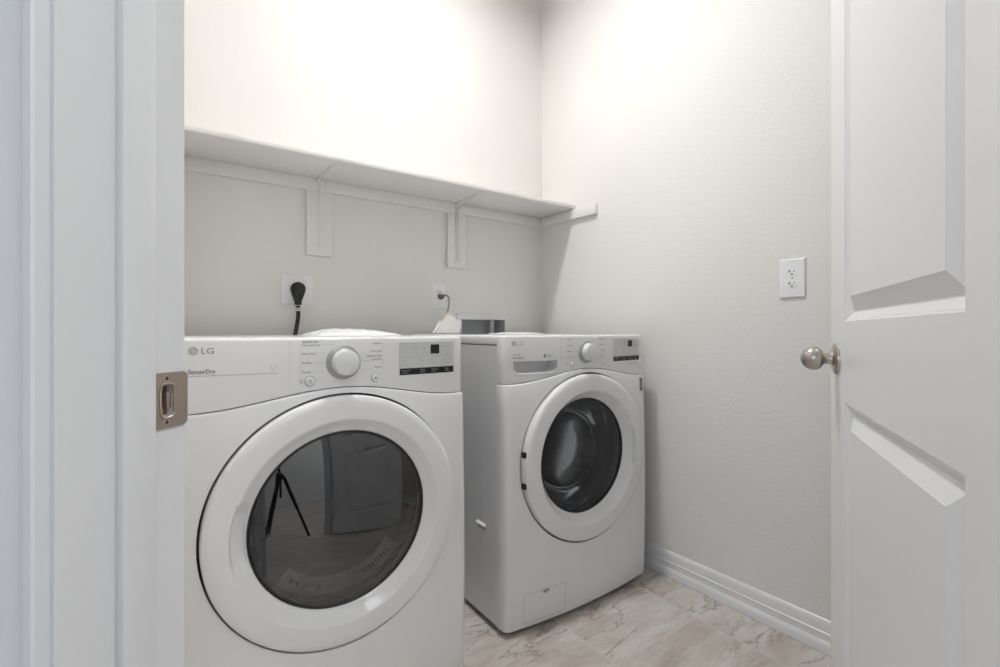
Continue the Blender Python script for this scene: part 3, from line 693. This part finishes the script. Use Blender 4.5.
# the heavy black plug and cable
r = dryer
bm = bmesh.new(); prof = []
for k in range(15):
    t = k/14; zc = cz+.028-.080*t
    wd = .0285*math.sqrt(max(.0001, 1-((t*.080-.0285)/.0285)**2)) if t*.080 < .0285 else .0285 - (.0285-.013)*min(1, ((t*.080-.0285)/.048))**1.2
    prof.append((zc, max(wd, .002)))
rows = []
for zc, wd in prof:
    row = []
    for j in range(20):
        a = 2*pi*j/20; ca, sa = cos(a), sin(a); q = 2.6
        xx = wd*math.copysign(abs(ca)**(2/q), ca); yy = .019*min(1, (wd/.0285)**.35)*math.copysign(abs(sa)**(2/q), sa)
        row.append(bm.verts.new((cx+.002+xx, BY-.030+yy, zc)))
    rows.append(row)
for a, b in zip(rows, rows[1:]):
    for j in range(20): bm.faces.new((a[j], a[(j+1) % 20], b[(j+1) % 20], b[j]))
bm.faces.new(rows[0]); bm.faces.new(rows[-1]); 
lathe(bm, [(0, -.0505), (.017, -.0505), (.019, -.0485), (.019, -.046), (0, -.046)], 32, 'y', c=(cx+.002, BY, cz), closed=False)
box(bm, (cx-.010, BY-.042, cz-.062), (cx+.014, BY-.018, cz-.048), .003); plug_bm = bm
bm = bmesh.new(); tube(bm, catmull([(cx+.002, BY-.030, cz-.065), (cx+.003, BY-.031, cz-.10), (cx-.001, BY-.034, cz-.13), (cx-.010, BY-.04, cz-.175), (cx-.020, BY-.045, cz-.24), (cx-.020, BY-.05, cz-.45), (cx+.02, BY-.05, cz-.6), (cx+.10, BY-.05, cz-.66), (cx+.16, BY-.085, cz-.62)], 8), .0078, 12); cb_ = ob('power_cord', lf(r, bm), M['rubber'], r); cb_['label'] = 'thick black dryer power cord'; ob('plug', lf(r, plug_bm), M['rubber'], cb_)['label'] = 'round black plug in the square outlet'
bm = bmesh.new(); lathe(bm, [(.0, 0), (.0092, 0), (.0092, .013), (0, .013)], 20, 'z', c=(cx+.0025, BY-.031, cz-.086), closed=False); o = ob('cord_label', lf(r, bm), M['taglabel'], cb_); o['label'] = 'beige label wrapped round the black cable'

def duplex(name, label, mx, plugged=False):
    """mx maps (u across, v off the wall, w up) to the world"""
    org = mx.translation.copy(); r = empty(name, tuple(org), label, 'power outlet')
    def o_(n, bm, m, par=None):
        for v in bm.verts: v.co = (mx @ v.co) - org
        return ob(n, bm, M[m], par or r)
    bm = bmesh.new(); a, b = (.0375, .0590) if plugged else (.0395, .0645)
    V0 = [(-a, 0, -b), (a, 0, -b), (a, 0, b), (-a, 0, b)]; V1 = [(-a, -.0025, -b), (a, -.0025, -b), (a, -.0025, b), (-a, -.0025, b)]; q = .0045; V2 = [(-a+q, -.0065, -b+q), (a-q, -.0065, -b+q), (a-q, -.0065, b-q), (-a+q, -.0065, b-q)]
    R_ = [[bm.verts.new(v) for v in V] for V in (V0, V1, V2)]
    for A1, B1 in zip(R_, R_[1:]):
        for i in range(4): bm.faces.new((A1[i], A1[(i+1) % 4], B1[(i+1) % 4], B1[i]))
    bm.faces.new(R_[0]); bm.faces.new(R_[2]); o_('cover_plate', bm, 'plate')
    for s_ in (-1, 1):
        zc = s_*.0195; bm = bmesh.new(); pts = []
        for k in range(32):
            t = 2*pi*k/32; pts.append((.0172*cos(t), max(-.0135, min(.0135, .0172*sin(t)))+zc))
        lo = [bm.verts.new((x_, -.0060, z_)) for x_, z_ in pts]; hi = [bm.verts.new((x_*.97, -.0078, zc+(z_-zc)*.97)) for x_, z_ in pts]
        bm.faces.new(hi)
        for i in range(32): bm.faces.new((lo[i], lo[(i+1) % 32], hi[(i+1) % 32], hi[i]))
        rc_ = o_('receptacle', bm, 'plate')
        if plugged and s_ < 0: continue
        bm = bmesh.new(); y0, y1 = -.0081, -.0075
        box(bm, (-.0075, y0, zc-.001), (-.0055, y1, zc+.008)); box(bm, (.0055, y0, zc), (.0072, y1, zc+.007)); box(bm, (-.0115, y0, zc+.002), (-.0075, y1, zc+.0042))
        b3 = bmesh.new(); b3.free(); lathe(bm, [(0, y0), (.0028, y0), (.0028, y1), (0, y1)], 14, 'y', c=(0, 0, zc-.0068), closed=False); o_('slots', bm, 'slot', rc_)
    bm = bmesh.new(); lathe(bm, [(0, -.0078), (.0024, -.0075), (.0028, -.0064), (0, -.0064)], 16, 'y', closed=False); o_('screw', bm, 'printl')
    return r
duplex('wall_outlet', 'white duplex outlet on the right wall by the door', Matrix(((0, 1, 0, RX), (-1, 0, 0, .726), (0, 0, 1, 1.171), (0, 0, 0, 1))))
duplex('wall_outlet', 'white duplex outlet on the back wall with the thin grey plug in it', Matrix(((1, 0, 0, 1.050), (0, 1, 0, BY), (0, 0, 1, 1.160), (0, 0, 0, 1))), True)
r = washer
bm = bmesh.new(); zc = 1.158
pts = [(-.016, .007), (-.013, .011), (.013, .011), (.016, .007), (.012, -.006), (.003, -.014), (-.003, -.014), (-.012, -.006)]
lo = [bm.verts.new((1.055+a, BY-.0079, zc+b)) for a, b in pts]; hi = [bm.verts.new((1.055+a*.85, BY-.030, zc+b*.85)) for a, b in pts]; bm.faces.new(lo); bm.faces.new(hi)
for i in range(8): bm.faces.new((lo[i], lo[(i+1) % 8], hi[(i+1) % 8], hi[i]))
plug_bm = bm
bm = bmesh.new(); tube(bm, catmull([(1.058, BY-.026, zc+.003), (1.068, BY-.036, zc+.007), (1.081, BY-.040, zc-.002), (1.084, BY-.041, zc-.022), (1.078, BY-.042, zc-.060), (1.064, BY-.043, zc-.105), (1.052, BY-.040, zc-.15), (1.05, BY-.024, zc-.22), (1.06, BY-.024, zc-.4), (1.10, BY-.03, zc-.5)], 8), .0032, 10); cb_ = ob('power_cord', lf(r, bm), M['cordgrey'], r); cb_['label'] = 'thin grey washer power cord'; ob('plug', lf(r, plug_bm), M['greyplug'], cb_)

# hook-up box in the wall
r = empty('washer_outlet_box', (1.302, BY, .96), 'recessed white plastic washer hook-up box in the back wall', 'outlet box')
bm = bmesh.new(); a0, a1, b0, b1 = 1.143, 1.461, .835, 1.084
for a, b in (((a0, BY-.006, b0), (OX0+.006, BY, b1)), ((OX1-.006, BY-.006, b0), (a1, BY, b1)), ((OX0+.006, BY-.006, b0), (OX1-.006, BY, OZ0+.004)), ((OX0+.006, BY-.006, OZ1-.006), (OX1-.006, BY, b1))): box(bm, a, b, .0015)
ob('box_frame', lf(r, bm), M['boxw'], r)
bm = bmesh.new()
for a, b in (((OX0, BY-.001, OZ0), (OX0+.003, BY+.085, OZ1)), ((OX1-.003, BY-.001, OZ0), (OX1, BY+.085, OZ1)), ((OX0, BY, OZ0), (OX1, BY+.085, OZ0+.003)), ((OX0, BY, OZ1-.003), (OX1, BY+.085, OZ1)), ((OX0, BY+.082, OZ0), (OX1, BY+.085, OZ1))): box(bm, a, b)
ob('box_liner', lf(r, bm), M['boxl'], r)
bm = bmesh.new(); tube(bm, [(1.385, BY+.05, OZ0+.003), (1.385, BY+.05, 1.055)], .0125, 20); o = ob('drain_hose', lf(r, bm), M['boxw'], r)
for x_, nm in ((1.215, 'cold'), (1.275, 'hot')):
    bm = bmesh.new(); tube(bm, [(x_, BY+.05, OZ0+.003), (x_, BY+.05, .93)], .009, 14); lathe(bm, [(0, 0), (.016, 0), (.016, .012), (0, .012)], 20, 'y', c=(x_, BY+.028, .925), closed=False); ob('shutoff_valve', lf(r, bm), M['nickel'], r)

# ------------------------------------------------------------ things lying on the machines
def lumpy(name, cx_, cy_, z, lx, ly, h, seed, label, cat, m='bag'):
    rnd = random.Random(seed); nx, ny = 46, 22; bm = bmesh.new(); ph = [(rnd.uniform(0, 6.3), rnd.uniform(0, 6.3), rnd.uniform(4, 17), rnd.uniform(-9, 9)) for _ in range(9)]
    top = {}; bot = {}
    for i in range(nx+1):
        for j in range(ny+1):
            u, v = i/nx*2-1, j/ny*2-1
            edge = max(0, (1-abs(u)**3.2))**.55*max(0, (1-abs(v)**3))**.6
            wv = sum(sin(a+c_*u*1.3+d*v+b)*.5 for a, b, c_, d in ph)/3
            wob = 1+.05*sin(7*v+ph[0][0])+.04*sin(5*u+ph[1][0])
            hh = h*edge*(.62+.38*(1-((u+.35)/1.4)**2)+.16*wv)
            x_ = cx_+u*lx/2*wob; y_ = cy_+v*ly/2*(1+.05*sin(6*u+ph[2][0]))
            top[i, j] = bm.verts.new((x_, y_, z+.0012+max(0, hh))); bot[i, j] = bm.verts.new((x_, y_, z))
    for i in range(nx):
        for j in range(ny):
            bm.faces.new((top[i, j], top[i+1, j], top[i+1, j+1], top[i, j+1])); bm.faces.new((bot[i, j], bot[i, j+1], bot[i+1, j+1], bot[i+1, j]))
    for i in range(nx):
        bm.faces.new((bot[i, 0], bot[i+1, 0], top[i+1, 0], top[i, 0])); bm.faces.new((bot[i+1, ny], bot[i, ny], top[i, ny], top[i+1, ny]))
    for j in range(ny):
        bm.faces.new((bot[0, j+1], bot[0, j], top[0, j], top[0, j+1])); bm.faces.new((bot[nx, j], bot[nx, j+1], top[nx, j+1], top[nx, j]))
    for v in bm.verts: v.co -= Vector((cx_, cy_, z))
    o = ob(name, bm, M[m], None, loc=(cx_, cy_, z)); return tag(o, label, cat)
lumpy('plastic_bag', .507, 1.60, .9832, .265, .20, .021, 3, 'crumpled white plastic bag lying on top of the dryer', 'bag')
lumpy('plastic_sleeve', 1.35, 1.78, .9832, .22, .16, .0085, 8, 'thin white plastic sleeve lying flat on top of the washer', 'bag')
# folded leaflet leaning on the rear left corner of the washer's top
r = empty('paper_leaflet', (1.02, 1.86, .983), 'folded white leaflet with orange edge standing at the grey cord', 'paper')
def leaf(name, pts, th, m, dy, par=None):
    bm = bmesh.new(); F_ = [bm.verts.new((x_, dy+y_, z_)) for x_, y_, z_ in pts]; G_ = [bm.verts.new((x_, dy+y_+th, z_)) for x_, y_, z_ in pts]; n = len(pts)
    bm.faces.new(F_); bm.faces.new(G_)
    for i in range(n): bm.faces.new((F_[i], F_[(i+1) % n], G_[(i+1) % n], G_[i]))
    return ob(name, bm, M[m], par or r, False)
def tp(x, y, Y):                                         # used once, to size the leaflet on its own upright plane
    u = (x-500)/476; k = Y/(cos(TH)-u*sin(TH)); return (k*(sin(TH)+u*cos(TH))-1.02, 0, 1-(y-330.5)/476*k-.983)
YL = 1.86
P1 = [tp(*q, YL) for q in ((435.5, 333.2), (452, 333.2), (459.5, 332), (461, 322.5), (447.5, 312.5))]
P1 = [(a, b, max(.0004, c_)) for a, b, c_ in P1]
leaf('page', P1, .004, 'paper', .0)
P2 = [tp(*q, YL) for q in ((434.2, 333.2), (435.5, 333.2), (447.5, 312.5), (446.3, 313))]; leaf('orange_edge', [(a, b, max(.0004, c_)) for a, b, c_ in P2], .004, 'orange', -.001)
P3 = [tp(*q, YL) for q in ((432.6, 332.8), (434.2, 333.2), (442.0, 321), (438.6, 320.5))]; leaf('cover', [(a, b, max(.0004, c_)) for a, b, c_ in P3], .003, 'plate', -.002)

# ------------------------------------------------------------ ceiling lamp of the laundry
r = empty('ceiling_light', (.80, 1.24, CH), 'round white lamp with added baffle on the laundry ceiling', 'ceiling light')
bm = bmesh.new(); lathe(bm, [(0, -.020), (.086, -.020), (.088, -.064), (.092, -.066), (.096, -.064), (.098, -.010), (.112, -.006), (.114, 0), (0, 0)], 48, 'z', closed=False); ob('can_baffle', bm, M['canw'], r)  # deep lip shaped to keep lamp light off the upper wall
bm = bmesh.new(); lathe(bm, [(0, -.0235), (.086, -.0235), (.086, -.0205), (0, -.0205)], 48, 'z', closed=False); ob('diffuser', bm, M['dome'], r)

# ------------------------------------------------------------ photographer's tripod (seen mirrored in the dryer's glass)
r = empty('camera_tripod', (-.02, -.03, 0), 'black camera tripod standing in the hall, mirrored in the dryer glass', 'tripod')
bm = bmesh.new(); tube(bm, [(0, 0, .50), (0, 0, .86)], .012, 16); ob('centre_column', bm, M['carbon'], r)
bm = bmesh.new(); lathe(bm, [(0, .70), (.03, .70), (.038, .715), (.038, .745), (.022, .765), (0, .765)], 24, 'z', closed=False); ob('spider', bm, M['carbon'], r)
bm = bmesh.new(); lathe(bm, [(0, .84), (.018, .84), (.022, .85), (.022, .875), (.016, .885), (.028, .892), (.028, .90), (0, .90)], 24, 'z', closed=False); ob('ball_head', bm, M['carbon'], r)
for k in range(3):
    a = radians(-8+120*k); e = Vector((cos(a), sin(a), 0)); bm = bmesh.new()
    tube(bm, [e*.034+Vector((0, 0, .725)), e*.17+Vector((0, 0, .36))], .018, 12); tube(bm, [e*.165+Vector((0, 0, .375)), e*.30+Vector((0, 0, .012))], .014, 12)
    lg = ob('leg', bm, M['carbon'], r)
    bm = bmesh.new(); lathe(bm, [(0, 0), (.014, 0), (.014, .022), (0, .024)], 16, 'z', c=tuple(e*.302), closed=False); ob('rubber_foot', bm, M['rubber'], lg)
